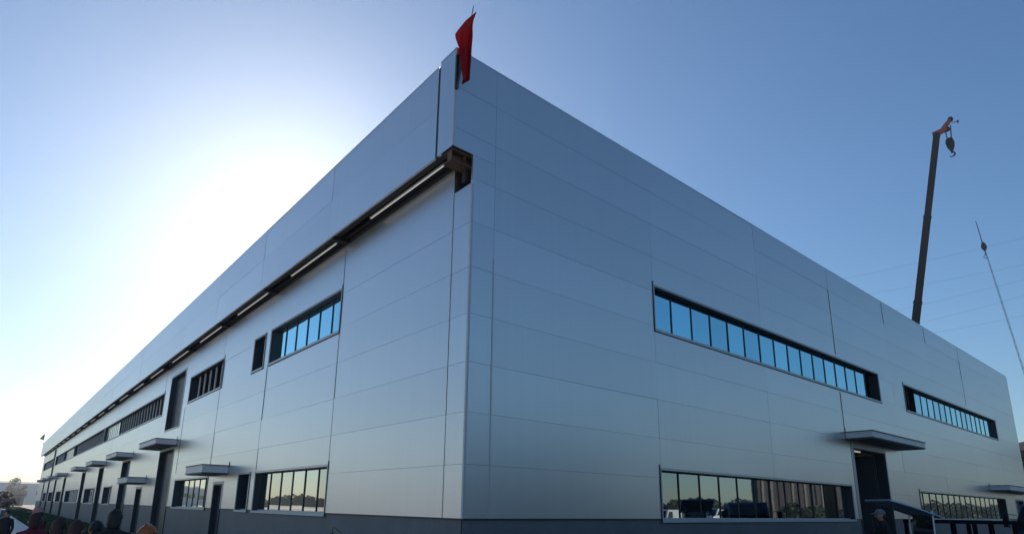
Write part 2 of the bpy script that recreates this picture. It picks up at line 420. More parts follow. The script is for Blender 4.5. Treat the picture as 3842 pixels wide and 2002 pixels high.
# corner flashings and coping
MB().box((-0.006, -0.006, ROW0), (0.045, -0.001, 8.94)).box((-0.006, -0.001, ROW0), (-0.001, 0.045, 8.94)).build('corner_flashing', M['trim'], bld)
MB().box((-OVER - 0.006, -0.006, FASC + 0.01), (-OVER + 0.03, -0.001, TOP)).box((-OVER - 0.006, -0.001, FASC + 0.01), (-OVER - 0.001, 0.03, 12.17)).build('corner_flashing', M['trim'], bld)
MB().box((-OVER - 0.004, -0.004, TOP), (LEN_R + 0.004, 0.09, TOP + 0.03)).build('coping', M['panel'], bld)
MB().box((-OVER - 0.004, 0.70, 12.10), (-OVER + 0.10, LEN_L, 12.125)).build('coping', M['panel'], bld)
MB().box((-OVER - 0.004, 0.092, 12.17), (-OVER + 0.10, 0.63, TOP + 0.028)).build('coping', M['panel'], bld)
MB().box((-OVER + 0.01, 0.628, FASC - 0.02), (-OVER + 0.05, 0.702, 12.08)).build('expansion_joint', M['dark_trim'], bld)
MB().box((0.640, -0.008, ROW0), (0.675, -0.001, 7.3)).build('cover_strip', M['trim'], bld)

# the dark joint lines that read from the road: closer strips over the panel joints at some bays
def strip(k, s, z0, z1, w=0.011):
    mb = MB(); a = W(k, s - w, -0.007, z0); b = W(k, s + w, 0.03, z1); mb.box(a, b); mb.build('joint_strip', M['dark_trim'], bld)
strip('L', 0.695, ROW0, 8.95, 0.004); strip('L', 6.375, ROW0, 9.5, 0.008); strip('L', 12.45, 3.05, 6.75, 0.012); strip('L', 18.45, 3.4, 9.3, 0.012); strip('L', 24.65, 3.3, 6.7, 0.014)
strip('R', 19.19, 8.35, 12.1, 0.022); strip('R', 19.19, 5.2, 6.75, 0.022); strip('R', 19.60, ROW0, 4.7, 0.018); strip('R', 38.4, 8.4, 12.1, 0.020); strip('R', 31.95, 11.2, 12.1, 0.02); strip('R', 25.6, 11.0, 12.1, 0.02)
# plinth with drip flashing
def runs(k, s0, s1, z0, z1, pad=0.0):
    cuts = sorted((h[0] - pad, h[1] + pad) for h in holes[k] if h[2] <= z0 + 0.01 and h[3] >= z1)
    out = []; s = s0
    for a, b in cuts:
        if a > s: out.append((s, a))
        s = max(s, b)
    out.append((s, s1)); return out
for k, off in (('L', 0.03), ('R', 0.02)):
    for a, b in runs(k, off, LEN_L if k == 'L' else LEN_R, 0, ROW0 - 0.03):
        mb = MB(); slab(mb, k, a, b, 0, ROW0 - 0.03, 0.02, 0.058, holes[k]); mb.build('plinth', M['plinth'], bld, recalc=False)
    for a, b in runs(k, -0.012 if k == 'R' else 0.03, LEN_L if k == 'L' else LEN_R, ROW0 - 0.028, ROW0 - 0.002, 0.06):
        mb = MB(); slab(mb, k, a, b, ROW0 - 0.028, ROW0 - 0.002, -0.012, 0.05); mb.build('drip_flashing', M['dark_trim'], bld, recalc=False)

# open soffit of the overhang: dark deck, steel beams, brackets, strip lights
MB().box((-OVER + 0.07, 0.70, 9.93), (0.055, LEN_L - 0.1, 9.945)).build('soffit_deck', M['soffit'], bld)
def ibeam(mb, a0, a1, x0, x1, z0, z1, t=0.016):
    mb.box((x0, a0, z0), (x1, a1, z0 + t)); mb.box((x0, a0, z1 - t), (x1, a1, z1))
    xm = (x0 + x1) / 2; mb.box((xm - t / 2, a0, z0 + t), (xm + t / 2, a1, z1 - t))
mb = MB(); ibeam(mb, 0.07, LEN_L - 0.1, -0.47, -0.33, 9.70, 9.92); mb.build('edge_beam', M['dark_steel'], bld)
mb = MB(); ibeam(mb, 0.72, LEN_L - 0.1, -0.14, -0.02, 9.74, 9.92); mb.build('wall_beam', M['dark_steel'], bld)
brk = MB().box((-0.50, -0.05, 9.62), (0.05, 0.05, 9.735)).mesh('bracket', M['dark_steel'])
for i in range(1, 22): link('bracket', brk, bld, (0, bays_l[i] - 0.15, 0))
lamp = MB().box((-0.035, 0, 0.022), (0.035, 3.7, 0.05)); lamp_me = lamp.mesh('lamp_housing', M['trim'])
tube_me = MB().tube([(0, 0.05, 0.004), (0, 3.65, 0.004)], 0.013, 8).mesh('lamp_tube', M['tube'], True)
for i in range(22):
    o = link('strip_light', lamp_me, bld, (-0.235, bays_l[i] + (0.05 if i == 0 else 0.12), 9.66))
    link('lamp_tube', tube_me, o)
# the open end at the corner: brown box girder end, column stub, hanger
mb = MB(); mb.box((-0.53, 0.065, 9.612), (0.50, 0.42, 9.64)); mb.box((-0.53, 0.075, 9.37), (0.50, 0.42, 9.395)); mb.box((-0.53, 0.22, 9.396), (0.50, 0.25, 9.611))
for xs in (-0.53, -0.16, 0.22): mb.box((xs, 0.09, 9.397), (xs + 0.018, 0.219, 9.610))
mb.build('end_girder', M['steel'], bld)
MB().box((-0.56, 0.055, 9.642), (0.52, 0.46, 9.664)).build('girder_flange', M['soffit'], bld)
MB().box((0.10, 0.10, 8.2), (0.34, 0.34, 9.36)).build('column_stub', M['dark_steel'], bld)
MB().box((-0.06, 0.18, 9.05), (0.06, 0.32, 9.36)).build('hanger', M['dark_steel'], bld)

# ------------------------------------------------------------------ windows
DEP = 0.20
def mk(k, s0, s1, d0, d1, z0, z1):
    a = W(k, s0, d0, z0); b = W(k, s1, d1, z1); return a, b
def kbox(mb, k, s0, s1, d0, d1, z0, z1, mi=0): a, b = mk(k, s0, s1, d0, d1, z0, z1); mb.box(a, b, mi)
_mul = {}; _pane = {}
for (k, s0, s1, z0, z1), n, styles in windows:
    f = MB(); t = 0.025
    kbox(f, k, s0 + 0.001, s0 + t, 0.012, 0.42, z0 + 0.001, z1 - 0.001)
    kbox(f, k, s1 - t, s1 - 0.001, 0.012, 0.42, z0 + 0.001, z1 - 0.001)
    kbox(f, k, s0 + t, s1 - t, 0.012, 0.42, z1 - t, z1 - 0.001)
    kbox(f, k, s0 + t, s1 - t, DEP, DEP + 0.06, z1 - 0.03, z1 - t - 0.001)
    w = f.build('window', M['reveal'], bld)
    s_ = MB()                                              # sloping pale sill, wider than the opening
    kbox(s_, k, s0 - 0.05, s1 + 0.05, -0.030, -0.002, z0 - 0.065, z0 + 0.012)
    kbox(s_, k, s0 + t, s1 - t, -0.002, DEP - 0.02, z0 - 0.012, z0 + 0.012)
    kbox(s_, k, s0 + t, s1 - t, DEP - 0.02, DEP + 0.05, z0 + 0.012, z0 + 0.05)
    s_.build('sill', M['trim'], w)
    tr = MB()                                              # pale side trim, then dark outer joint
    for a, b in ((s0 - 0.045, s0 - 0.001), (s1 + 0.001, s1 + 0.045)):
        kbox(tr, k, a, b, -0.014, 0.03, z0 + 0.013, z1 + 0.02)
    kbox(tr, k, s0 - 0.045, s1 + 0.045, -0.014, -0.001, z1 + 0.021, z1 + 0.05)
    tr.build('side_trim', M['trim'], w)
    ft = MB()
    kbox(ft, k, s0 - 0.075, s0 - 0.048, -0.018, -0.001, z0 - 0.08, z1 + (0.14 if n > 2 else 0.05))
    kbox(ft, k, s0 - 0.046, s1 + 0.06, -0.016, -0.001, z0 - 0.084, z0 - 0.066)
    ft.build('joint_flashing', M['dark_trim'], w)
    p = (s1 - s0 - 2 * t) / n; zc = (z0 + z1) / 2
    hh = z1 - z0 - 0.10
    far = s0 > 54
    for i in range(n):
        st = styles[i] if k == 'L' or True else styles[i]
        a = s0 + t + p * i
        if st in ('glass', 'clear', 'bright'):
            m = {'clear': 'clear_glass', 'glass': 'glass', 'bright': 'film'}[st]
            if k == 'R' and st == 'clear': m = 'dimmed_glass'
            key = (k, round(p, 3), round(hh, 3), m)
            if key not in _pane:
                q = MB(); kbox(q, k, -p / 2 + 0.004, p / 2 - 0.004, -0.006, 0.006, -hh / 2, hh / 2); _pane[key] = q.mesh('pane', M[m])
            o = link('pane', _pane[key], w, W(k, a + p / 2, DEP + 0.02, zc))
            o.rotation_euler = (random.uniform(-1, 1) * 0.0035, random.uniform(-1, 1) * 0.0035, random.uniform(-1, 1) * 0.004)
        if i > 0:
            mm = 'white_mullion' if (st == 'open' and k == 'L') or (far and st == 'bright') else 'mullion'
            wd = 0.016 if mm == 'mullion' else 0.03
            if n == 2: wd = 0.04
            key = (k, mm, wd, round(hh, 3))
            if key not in _mul:
                q = MB(); kbox(q, k, -wd, wd, -0.012, 0.05, -hh / 2, hh / 2); _mul[key] = q.mesh('mullion', M[mm])
            link('mullion', _mul[key], w, W(k, a, DEP, zc))
    if n == 2:                                             # one slim sash standing in the near half
        q = MB()
        for a, b, c, e in ((0.06, 0.10, z0 + 0.08, z1 - 0.09), (0.30, 0.34, z0 + 0.08, z1 - 0.09), (0.10, 0.30, z0 + 0.08, z0 + 0.12), (0.10, 0.30, z1 - 0.13, z1 - 0.09)):
            kbox(q, k, s0 + a, s0 + b, DEP - 0.03, DEP + 0.01, c, e)
        q.build('sash', M['white_mullion'], w)

# ------------------------------------------------------------------ doors and canopies
for (k, s0, s1, z0, z1), name in doors:
    f = MB(); t = 0.05
    kbox(f, k, s0 + 0.001, s0 + t, -0.012, 0.40, max(z0, 0.01), z1 - 0.001)
    kbox(f, k, s1 - t, s1 - 0.001, -0.012, 0.40, max(z0, 0.01), z1 - 0.001)
    kbox(f, k, s0 + t, s1 - t, -0.012, 0.40, z1 - t, z1 - 0.001)
    fr = f.build('door_frame', M['reveal'], bld)
    tr = MB()
    kbox(tr, k, s0 - 0.10, s0 - 0.001, -0.016, -0.001, ROW0 if name != 'loft_door' else z0, z1 + 0.1)
    kbox(tr, k, s1 + 0.001, s1 + 0.08, -0.016, -0.001, ROW0 if name != 'loft_door' else z0, z1 + 0.1)
    kbox(tr, k, s0, s1, -0.016, -0.001, z1 + 0.001, z1 + 0.10)
    if name == 'loft_door': kbox(tr, k, s0 - 0.05, s1 + 0.05, -0.03, 0.3, z0 - 0.06, z0 + 0.01)
    tr.build('door_trim', M['trim'], fr)
    if name in ('roller_door', 'loft_door'):
        d = MB(); zz = max(z0, 0.02)
        while zz < z1 - t - 0.02:
            e = min(zz + 0.5, z1 - t - 0.004)
            kbox(d, k, s0 + t + 0.003, s1 - t - 0.003, 0.26, 0.30, zz + 0.006, e - 0.006)
            zz += 0.5
        kbox(d, k, s0 + t + 0.003, s1 - t - 0.003, 0.285, 0.32, max(z0, 0.02), z1 - t - 0.004)
        o = d.build('door', M['door'], bld)
    elif name == 'personnel_door':
        d = MB(); kbox(d, k, s0 + t + 0.004, s1 - t - 0.004, 0.20, 0.25, 0.02, z1 - t - 0.004)
        o = d.build('door', M['door'], bld)
        h = MB(); kbox(h, k, s0 + 0.14, s0 + 0.30, 0.15, 0.20, 1.02, 1.06); h.build('handle', M['pole'], o)
    else:                                                  # tall leaf pushed open into the hall
        d = MB(); kbox(d, k, s1 - t - 0.08, s1 - t - 0.02, 0.42, 2.1, 0.03, z1 - 0.1)
        d.build('door_leaf', M['door'], bld)

def canopy(k, s0, s1, z0, z1, p=0.99):
    b = MB(); kbox(b, k, s0, s1, -p, -0.012, z0 + 0.02, z1)
    o = b.build('canopy', M['canopy'], bld)
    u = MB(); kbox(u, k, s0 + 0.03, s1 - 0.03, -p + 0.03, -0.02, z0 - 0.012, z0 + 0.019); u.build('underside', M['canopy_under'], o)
    c = MB(); kbox(c, k, s0 - 0.035, s1 + 0.035, -p - 0.035, -0.006, z1 + 0.001, z1 + 0.035)
    c.build('drip_edge', M['dark_trim'], o)
    e = MB(); kbox(e, k, s0 - 0.02, s1 + 0.02, -p - 0.02, -0.008, z0 + 0.02, z0 + 0.045)
    e.build('bottom_edge', M['dark_trim'], o)
    g = MB(); kbox(g, k, s0 - 0.02, s0 + 0.012, -0.02, -0.004, z1 + 0.036, z1 + 0.17); g.build('wall_flashing', M['dark_trim'], o)
canopy('L', 15.67, 18.2, 2.98, 3.30)
canopy('L', 25.35, 29.8, 4.74, 5.04)
canopy('L', 32.1, 35.5, 2.92, 3.26)
for a, b in ((37.8, 42.4), (50.1, 54.1), (62.3, 66.4), (81.4, 85.4), (94.4, 98.4), (106.2, 110.2), (117.4, 121.0)): canopy('L', a, b, 4.74, 5.04)
canopy('R', 19.22, 25.55, 4.78, 5.06)
MB().box((19.95, 0.20, 4.395), (21.15, 0.27, 4.44)).build('lamp_tube', M['tube'], bld)
canopy('R', 40.6, 49.9, 3.36, 3.66)
# slim downpipe on the long side near its far end
MB().tube([(-0.06, 106.0, 9.4), (-0.06, 106.0, 4.9)], 0.10, 8).build('downpipe', M['dark_trim'], bld)

# ------------------------------------------------------------------ flags
def flag(name, label, base, tip, left, right, y, group):
    root = empty(name, base); tag(root, label, 'flag', group)
    bx, by, bz = base
    MB().tube([(0, 0, 0), (tip[0] - bx, tip[1] - by, tip[2] - bz)], [0.022, 0.010], 8).build('pole', M['pole'], root, True)
    mb = MB(); n = len(left); nu = 10; nv = (n - 1) * 4
    def lerp(l, t):
        i = min(int(t), len(l) - 2); f = t - i
        return (l[i][0] * (1 - f) + l[i + 1][0] * f, l[i][1] * (1 - f) + l[i + 1][1] * f)
    for j in range(nv + 1):
        t = j / nv * (n - 1); L_, R_ = lerp(left, t), lerp(right, t)
        for i in range(nu + 1):
            u = i / nu
            yy = y + (0.10 * math.sin(u * 7.5 + t * 0.5) + 0.05 * math.sin(u * 15 + t)) * min(1, t * 0.6 + 0.1)
            mb.v.append((L_[0] * (1 - u) + R_[0] * u - bx, yy - by, L_[1] * (1 - u) + R_[1] * u - bz))
    for j in range(nv):
        for i in range(nu):
            a = j * (nu + 1) + i; mb.f.append((a, a + 1, a + nu + 2, a + nu + 1)); mb.mi.append(0)
    c = mb.build('cloth', M['red'], root, True)
    sm = c.modifiers.new('thick', 'SOLIDIFY'); sm.thickness = 0.006
    return root
left = [(-0.19, 13.29), (-0.44, 12.93), (-0.66, 12.48), (-0.65, 12.33), (-0.59, 12.09), (-0.56, 11.73), (-0.52, 11.42), (-0.48, 11.23)]
right = [(-0.175, 13.29), (-0.20, 13.09), (-0.24, 12.81), (-0.25, 12.56), (-0.27, 12.23), (-0.29, 11.74), (-0.33, 11.44), (-0.37, 11.26)]
fl = flag('red_flag', 'large red flag hanging from a leaning pole at the near roof corner', (-0.555, -0.05, 11.09), (-0.16, -0.06, 13.58), left, right, -0.19, 'red flags on the roof corners')
MB().box((-0.030, -0.015, 0.0), (0.030, 0.044, 0.90)).build('dark_upright', M['black'], fl)  # black upright strip at the foot of the pole
l2 = [(-0.62, 14.0), (-0.9, 13.65), (-1.15, 13.2), (-1.3, 12.95)]; r2 = [(-0.60, 14.0), (-0.60, 13.5), (-0.62, 13.0), (-0.64, 12.8)]
flag('red_flag', 'tiny red flag at the far roof corner, hazy in the distance', (-0.62, 131.8, 11.9), (-0.58, 131.8, 14.3), [(x, z - 0.1) for x, z in l2], [(x, z - 0.1) for x, z in r2], 131.8, 'red flags on the roof corners')

# ------------------------------------------------------------------ mobile crane beyond the right end
cr = empty('mobile_crane', (66.0, 13.5, 0))
tag(cr, 'thick dark telescopic crane boom with hook block rising behind the factory roof', 'crane')
B0 = Vector((0, 0.0, 2.2)); B1 = Vector((0, -9.07, 42.2))
def bp(t): return B0.lerp(B1, t)
secs = [(0.0, 0.42, 0.64), (0.42, 0.545, 0.60), (0.545, 0.775, 0.55), (0.775, 1.0, 0.50)]
for a, b, w in secs:
    MB().beam(bp(a), bp(b), w, w * 1.05).build('boom_section', M['matte_black'], cr)
    MB().beam(bp(b - 0.008), bp(b), w * 1.10, w * 1.15).build('collar', M['matte_black'], cr)
h = MB(); top = bp(1.0)
h.beam(top + Vector((0, 0.35, 0.0)), top + Vector((0, -0.95, 0.12)), 0.5, 0.42)
h.beam(top + Vector((0, -0.65, 0.25)), top + Vector((0, -1.35, 1.05)), 0.42, 0.40, w2=0.30, h2=0.30)
hd = h.build('boom_head', M['crane_red'], cr)
for q in ((0, -0.95, 0.05), (0, -1.37, 1.05)):
    c_ = top + Vector(q); MB().tube([c_ + Vector((-0.14, 0, 0)), c_ + Vector((0.14, 0, 0))], 0.24, 14).build('sheave', M['crane_dark'], hd)
an = MB().tube([top + Vector((0, -1.4, 0.65)), top + Vector((0, -1.95, 0.45))], 0.04, 6); an.tube([top + Vector((0, -1.95, 0.62)), top + Vector((0, -1.95, 0.34))], 0.09, 8); an.build('limit_weight', M['black'], hd)
hk = top + Vector((0, -0.98, 0.05))
r = MB()
for dx in (-0.10, 0.10):
    r.tube([hk + Vector((dx, 0.22, 0.05)), hk + Vector((dx, 0.16, -1.5))], 0.035, 6); r.tube([hk + Vector((dx, -0.30, 0.3)), hk + Vector((dx, -0.16, -1.5))], 0.035, 6)
r.build('hoist_rope', M['black'], cr)
z = hk.z
prof = [(0.14, -1.15), (0.30, -1.28), (0.36, -1.7), (0.28, -2.2), (0.15, -2.5), (0.07, -2.65)]
b = MB()
L0 = [(hk.x - 0.22, hk.y + w, z + q) for w, q in prof] + [(hk.x - 0.22, hk.y - w, z + q) for w, q in reversed(prof)]
L1 = [(hk.x + 0.22, y_, z_) for (_, y_, z_) in L0]
b.hull(L0, L1); hb = b.build('hook_block', M['crane_dark'], cr)
pts = [hk + Vector((0, 0, -2.6)), hk + Vector((0, 0, -2.8))]
for i in range(9):
    a = math.radians(100 - i * 32); pts.append(hk + Vector((0, 0.25 * math.cos(a) * -1, -3.06 + 0.25 * math.sin(a))))
MB().tube(pts, [0.07, 0.08] + [0.085, 0.09, 0.09, 0.09, 0.085, 0.08, 0.065, 0.05, 0.03], 8).build('hook', M['crane_dark'], hb)
# carrier, hidden behind the building from the road
MB().box((-1.3, -7.5, 0.9), (1.3, 5.5, 1.5)).build('carrier', M['crane_red'], cr)
MB().box((-1.25, 4.0, 1.5), (1.25, 5.6, 2.9)).build('cab', M['crane_red'], cr)
MB().box((-1.2, -3.6, 1.5), (1.2, 1.6, 2.5)).build('turntable', M['crane_dark'], cr)
whm = MB().tube([(-0.2, 0, 0), (0.2, 0, 0)], 0.6, 18).mesh('wheel', M['rubber'])
for yy in (-6.4, -4.9, -1.6, 2.4, 4.4):
    for xx in (-1.15, 1.15): link('wheel', whm, cr, (xx, yy, 0.605))

# slender far crane with lattice boom
c2 = empty('lattice_crane', (100.0, 4.4, 0))
tag(c2, 'slender pale crane boom at right edge with a small black hook block', 'crane')
A0 = Vector((0, 0, 1.8)); A1 = Vector((0, 3.88, 44.6)); lat = MB()
ax = (A1 - A0).normalized(); u = Vector((1, 0, 0)); v = ax.cross(u)
def cp(t, i, j): return A0.lerp(A1, t) + (u * i + v * j) * (0.07 * (1 - 0.6 * max(0, (t - 0.75) * 4)))
for i, j in ((-1, -1), (1, -1), (1, 1), (-1, 1)): lat.tube([cp(t / 8, i, j) for t in range(9)], 0.014, 5)
N = 44
for s in range(N):
    a, b2 = s / N, (s + 1) / N; f = 1 if s % 2 else -1
    for (i, j), (k, l) in (((-f, -1), (f, -1)), ((-f, 1), (f, 1)), ((-1, -f), (-1, f)), ((1, -f), (1, f))):
        lat.tube([cp(a, i, j), cp(b2, k, l)], 0.007, 4)
lat.build('lattice_boom', M['matte_black'], c2)
hp = Vector((0, 7.89 - 4.4, 40.36))
MB().tube([A1, hp + Vector((0, 0.15, 0.6))], 0.03, 5).build('hoist_rope', M['matte_black'], c2)
q = MB(); pr = [(0.08, 0.65), (0.22, 0.45), (0.32, 0.0), (0.24, -0.4), (0.08, -0.6)]
l0 = [(-0.2, hp.y + w, hp.z + e) for w, e in pr] + [(-0.2, hp.y - w, hp.z + e) for w, e in reversed(pr)]
q.hull(l0, [(0.2, b_, c_) for _, b_, c_ in l0]); hb2 = q.build('hook_block', M['matte_black'], c2)
MB().tube([hp + Vector((0, 0, -0.7)), hp + Vector((0, 0, -1.3)), hp + Vector((0, 0.25, -1.6)), hp + Vector((0, 0, -1.85)), hp + Vector((0, -0.25, -1.7))], 0.05, 6).build('hook', M['matte_black'], hb2)
MB().box((-1.6, -2.6, 0.9), (1.6, 3.2, 2.9)).build('upper_body', M['crane_dark'], c2)
for xx in (-1.9, 1.9): MB().box((xx - 0.35, -3.4, 0.0), (xx + 0.35, 3.6, 0.95)).build('crawler_track', M['rubber'], c2)

# power lines far to the right, between two unseen pylons
wires = [((163.4, 29.9, 63.2), (181.2, 13.3, 68.9)), ((161.4, 33.5, 56.9), (182.3, 14.5, 62.4)), ((163.0, 33.8, 52.1), (182.9, 15.1, 58.8)),
         ((170.9, 27.7, 50.3), (183.5, 15.8, 54.9)), ((174.5, 25.7, 47.5), (184.4, 16.7, 50.1))]
names = ['topmost', 'second from the top', 'middle', 'second lowest', 'lowest']
for i, (a, b) in enumerate(wires):
    a, b = Vector(a), Vector(b); d = b - a
    P = [a + d * t + Vector((0, 0, 0.25 * t * t)) for t in (-1.2, -0.6, -0.2, 0.2, 0.6, 1.0, 1.4, 2.0)]
    o = MB().tube([p - P[0] for p in P], 0.018, 4).build('power_line', M['wire'])
    o.location = P[0]
    tag(o, 'faint overhead power line beyond the roof, ' + names[i] + ' of the five', 'power line', 'power lines in the right sky')

# ------------------------------------------------------------------ people
def sphere(mb, c, r, mi=0, seg=14, rings=9, zmin=-1.0, zmax=1.0):
    c = Vector(c); r = r if isinstance(r, tuple) else (r, r, r)
    n = len(mb.v)
    for i in range(rings + 1):
        s = zmin + (zmax - zmin) * i / rings; s = math.sin(s * math.pi / 2); q = math.sqrt(max(0, 1 - s * s))
        for k in range(seg):
            a = 2 * math.pi * k / seg; mb.v.append((c.x + r[0] * q * math.cos(a), c.y + r[1] * q * math.sin(a), c.z + r[2] * s))
    for i in range(rings):
        for k in range(seg):
            j = (k + 1) % seg; mb.f.append((n + i * seg + k, n + i * seg + j, n + (i + 1) * seg + j, n + (i + 1) * seg + k)); mb.mi.append(mi)

def person(label, loc, H, rz, jacket, trousers, head='hair', group='people watching beside the factory', pose=0, stoop=0.0):
    root = empty('person', loc, rz); tag(root, label, 'person', group)
    s = H / 1.75
    V = [(0, 0, 0.98), (0, 0.0, 1.18), (0, -0.01, 1.38), (0, 0.0, 1.50), (0, 0.02, 1.56), (0, 0.03, 1.63)]      # pelvis .. skull (front is +y)
    R = [(0.15, 0.11), (0.15, 0.11), (0.17, 0.12), (0.07, 0.065), (0.055, 0.055), (0.08, 0.095)]
    E = [(0, 1), (1, 2), (2, 3), (3, 4), (4, 5)]
    def chain(root_i, pts, rad):
        p = root_i
        for q, r_ in zip(pts, rad):
            V.append(q); R.append((r_, r_)); E.append((p, len(V) - 1)); p = len(V) - 1
        return p
    hands = []
    for sx in (-1, 1):
        st = 0.06 * sx * (1 if pose == 1 else 0)
        chain(0, [(sx * 0.10, 0.0, 0.88), (sx * 0.11, 0.02 + st, 0.50), (sx * 0.12, -0.02 + st * 1.5, 0.09), (sx * 0.13, 0.14 + st * 1.5, 0.045)], [0.095, 0.062, 0.048, 0.042])
        if pose == 2 and sx == 1: pts = [(sx * 0.19, 0, 1.41), (sx * 0.26, 0.10, 1.20), (sx * 0.12, 0.26, 1.36), (sx * 0.10, 0.30, 1.43)]
        else: pts = [(sx * 0.19, 0, 1.41), (sx * 0.25, 0.0, 1.14), (sx * 0.24, 0.10, 0.90), (sx * 0.235, 0.12, 0.82)]
        chain(2, pts, [0.062, 0.047, 0.036, 0.034]); hands.append((Vector(pts[2]), Vector(pts[3])))
    me = bpy.data.meshes.new('body'); me.from_pydata([(x * s, (y + stoop * max(0, z - 1.0)) * s, z * s) for x, y, z in V], E, [])
    o = bpy.data.objects.new('tmp', me); col.objects.link(o)
    sk = o.modifiers.new('skin', 'SKIN'); sk.use_smooth_shade = True
    for d, r_ in zip(me.skin_vertices[0].data, R): d.radius = (r_[0] * s, r_[1] * s)
    me.skin_vertices[0].data[0].use_root = True
    ss = o.modifiers.new('sub', 'SUBSURF'); ss.levels = 1; ss.render_levels = 1
    dg = bpy.context.evaluated_depsgraph_get(); ev = o.evaluated_get(dg)
    bm_ = bpy.data.meshes.new_from_object(ev); bpy.data.objects.remove(o)
    for m in (jacket, trousers, 'skin', 'rubber'): bm_.materials.append(M[m])
    for p in bm_.polygons:
        c = p.center / s
        hand = any((c - Vector((h1.x, h1.y + stoop * max(0, h1.z - 1.0), h1.z))).length < 0.09 and (c - h0).length > 0.035 for h0, h1 in hands)
        p.material_index = 2 if (c.z > 1.515 or hand) else 3 if c.z < 0.085 else 1 if (c.z < 0.90 and abs(c.x) < 0.2) else 0
        p.use_smooth = True
    link('body', bm_, root)
    hc = Vector((0, (0.035 + stoop * 0.66) * s, 1.635 * s))
    # face: nose, ears, eyes, mouth as small raised forms on the head
    f = MB(); sphere(f, hc, (0.078 * s, 0.098 * s, 0.118 * s)); sphere(f, hc + Vector((0, 0.10, -0.015)) * s, (0.014 * s, 0.02 * s, 0.024 * s), 0, 8, 5)
    for sx in (-1, 1):
        sphere(f, hc + Vector((sx * 0.08, 0.0, -0.01)) * s, (0.012 * s, 0.022 * s, 0.034 * s), 0, 8, 5)
        sphere(f, hc + Vector((sx * 0.032, 0.088, 0.015)) * s, 0.011 * s, 1, 8, 5)
    f.box(tuple(hc + Vector((-0.024, 0.085, -0.062)) * s), tuple(hc + Vector((0.024, 0.095, -0.054)) * s), 2)
    f.build('head', [M['skin'], M['black'], M['maroon']], root, True)
    hm = MB()
    if head == 'hair':
        sphere(hm, hc + Vector((0, -0.014, 0.022)) * s, (0.090 * s, 0.104 * s, 0.112 * s), 0, 16, 10, -0.15, 1.0); sphere(hm, hc + Vector((0, -0.048, -0.045)) * s, (0.086 * s, 0.066 * s, 0.10 * s)); [hm.v.__setitem__(i_, tuple(Vector(v_) + (Vector(v_) - hc) * random.uniform(-0.05, 0.08))) for i_, v_ in enumerate(hm.v)]; hm.build('hair', M['hair_brown' if jacket in ('dark_red', 'maroon', 'brown_cloth') else 'hair'], root, True)
    elif head == 'long_hair':
        sphere(hm, hc + Vector((0, -0.014, 0.022)) * s, (0.094 * s, 0.106 * s, 0.114 * s), 0, 16, 10, -0.2, 1.0)
        sphere(hm, hc + Vector((0, -0.075, -0.10)) * s, (0.085 * s, 0.05 * s, 0.15 * s), 0); [hm.v.__setitem__(i_, tuple(Vector(v_) + (Vector(v_) - hc) * random.uniform(-0.05, 0.08))) for i_, v_ in enumerate(hm.v)]; hm.build('hair', M['hair_brown' if jacket in ('dark_red', 'maroon', 'brown_cloth') else 'hair'], root, True)
    elif head == 'orange':
        c = hc + Vector((0, 0, 0.045)) * s
        sphere(hm, c, (0.128 * s, 0.148 * s, 0.118 * s), 0, 20, 8, 0.0, 1.0); hm.tube([c + Vector((0, 0, -0.012)), c + Vector((0, 0, 0.006))], 0.150 * s, 20)
        hm.beam(c + Vector((0, 0.10, -0.004)) * s, c + Vector((0, 0.205, -0.02)) * s, 0.16 * s, 0.012 * s)
        hm.beam(c + Vector((0, -0.10, 0.088)) * s, c + Vector((0, 0.10, 0.088)) * s, 0.03 * s, 0.08 * s); hm.build('hard_hat', M['orange'], root, True)
    else:
        c = hc + Vector((0, 0, 0.03)) * s
        sphere(hm, c, (0.096 * s, 0.112 * s, 0.105 * s), 0, 16, 7, -0.05, 1.0); hm.beam(c + Vector((0, 0.08, 0.01)) * s, c + Vector((0, 0.185, -0.01)) * s, 0.13 * s, 0.012 * s)
        hm.build('cap', M[head], root, True); hm = MB(); sphere(hm, hc + Vector((0, -0.05, -0.03)) * s, (0.082 * s, 0.062 * s, 0.085 * s)); hm.build('hair', M['hair'], root, True)
    # hands: palm, four fingers and a thumb, slightly curled
    for (h0, h1), sx in zip(hands, (-1, 1)):
        hb_ = MB(); d = (h1 - h0).normalized(); sd = d.cross(Vector((0, 1, 0)) if abs(d.y) < 0.8 else Vector((0, 0, 1))).normalized(); nn = sd.cross(d)
        base = Vector((h1.x, h1.y + stoop * max(0, h1.z - 1.0), h1.z))
        hb_.beam((base - d * 0.02) * s, (base + d * 0.075) * s, 0.03 * s, 0.075 * s)
        for q, ln in zip((-0.028, -0.009, 0.010, 0.028), (0.062, 0.075, 0.07, 0.055)):
            p0 = base + d * 0.07 + nn * q; p1 = p0 + d * ln * 0.55 + sd * 0.008; p2 = p1 + d * ln * 0.4 + sd * 0.022
            hb_.tube([p0 * s, p1 * s, p2 * s], [0.010 * s, 0.009 * s, 0.007 * s], 6)
        p0 = base + d * 0.01 + nn * 0.036; hb_.tube([p0 * s, (p0 + d * 0.03 + nn * 0.022) * s, (p0 + d * 0.06 + nn * 0.026) * s], [0.012 * s, 0.010 * s, 0.008 * s], 6)
        hb_.build('hand', M['skin'], root, True)
    return root
person('person in a maroon jacket and pink cap, walking by the grass strip', (-6.27, 7.07, 0.004), 1.72, math.radians(60), 'maroon', 'navy_cloth', 'pink', pose=1)
person('person with black hair in a maroon top, left in the huddle', (-6.42, 0.35, 0.004), 1.64, math.radians(-20), 'dark_red', 'black_cloth', 'long_hair', pose=2)
person('person in a dark red coat behind the huddle with one arm bent', (-6.55, 2.9, 0.004), 1.66, math.radians(10), 'maroon', 'black_cloth', 'hair')
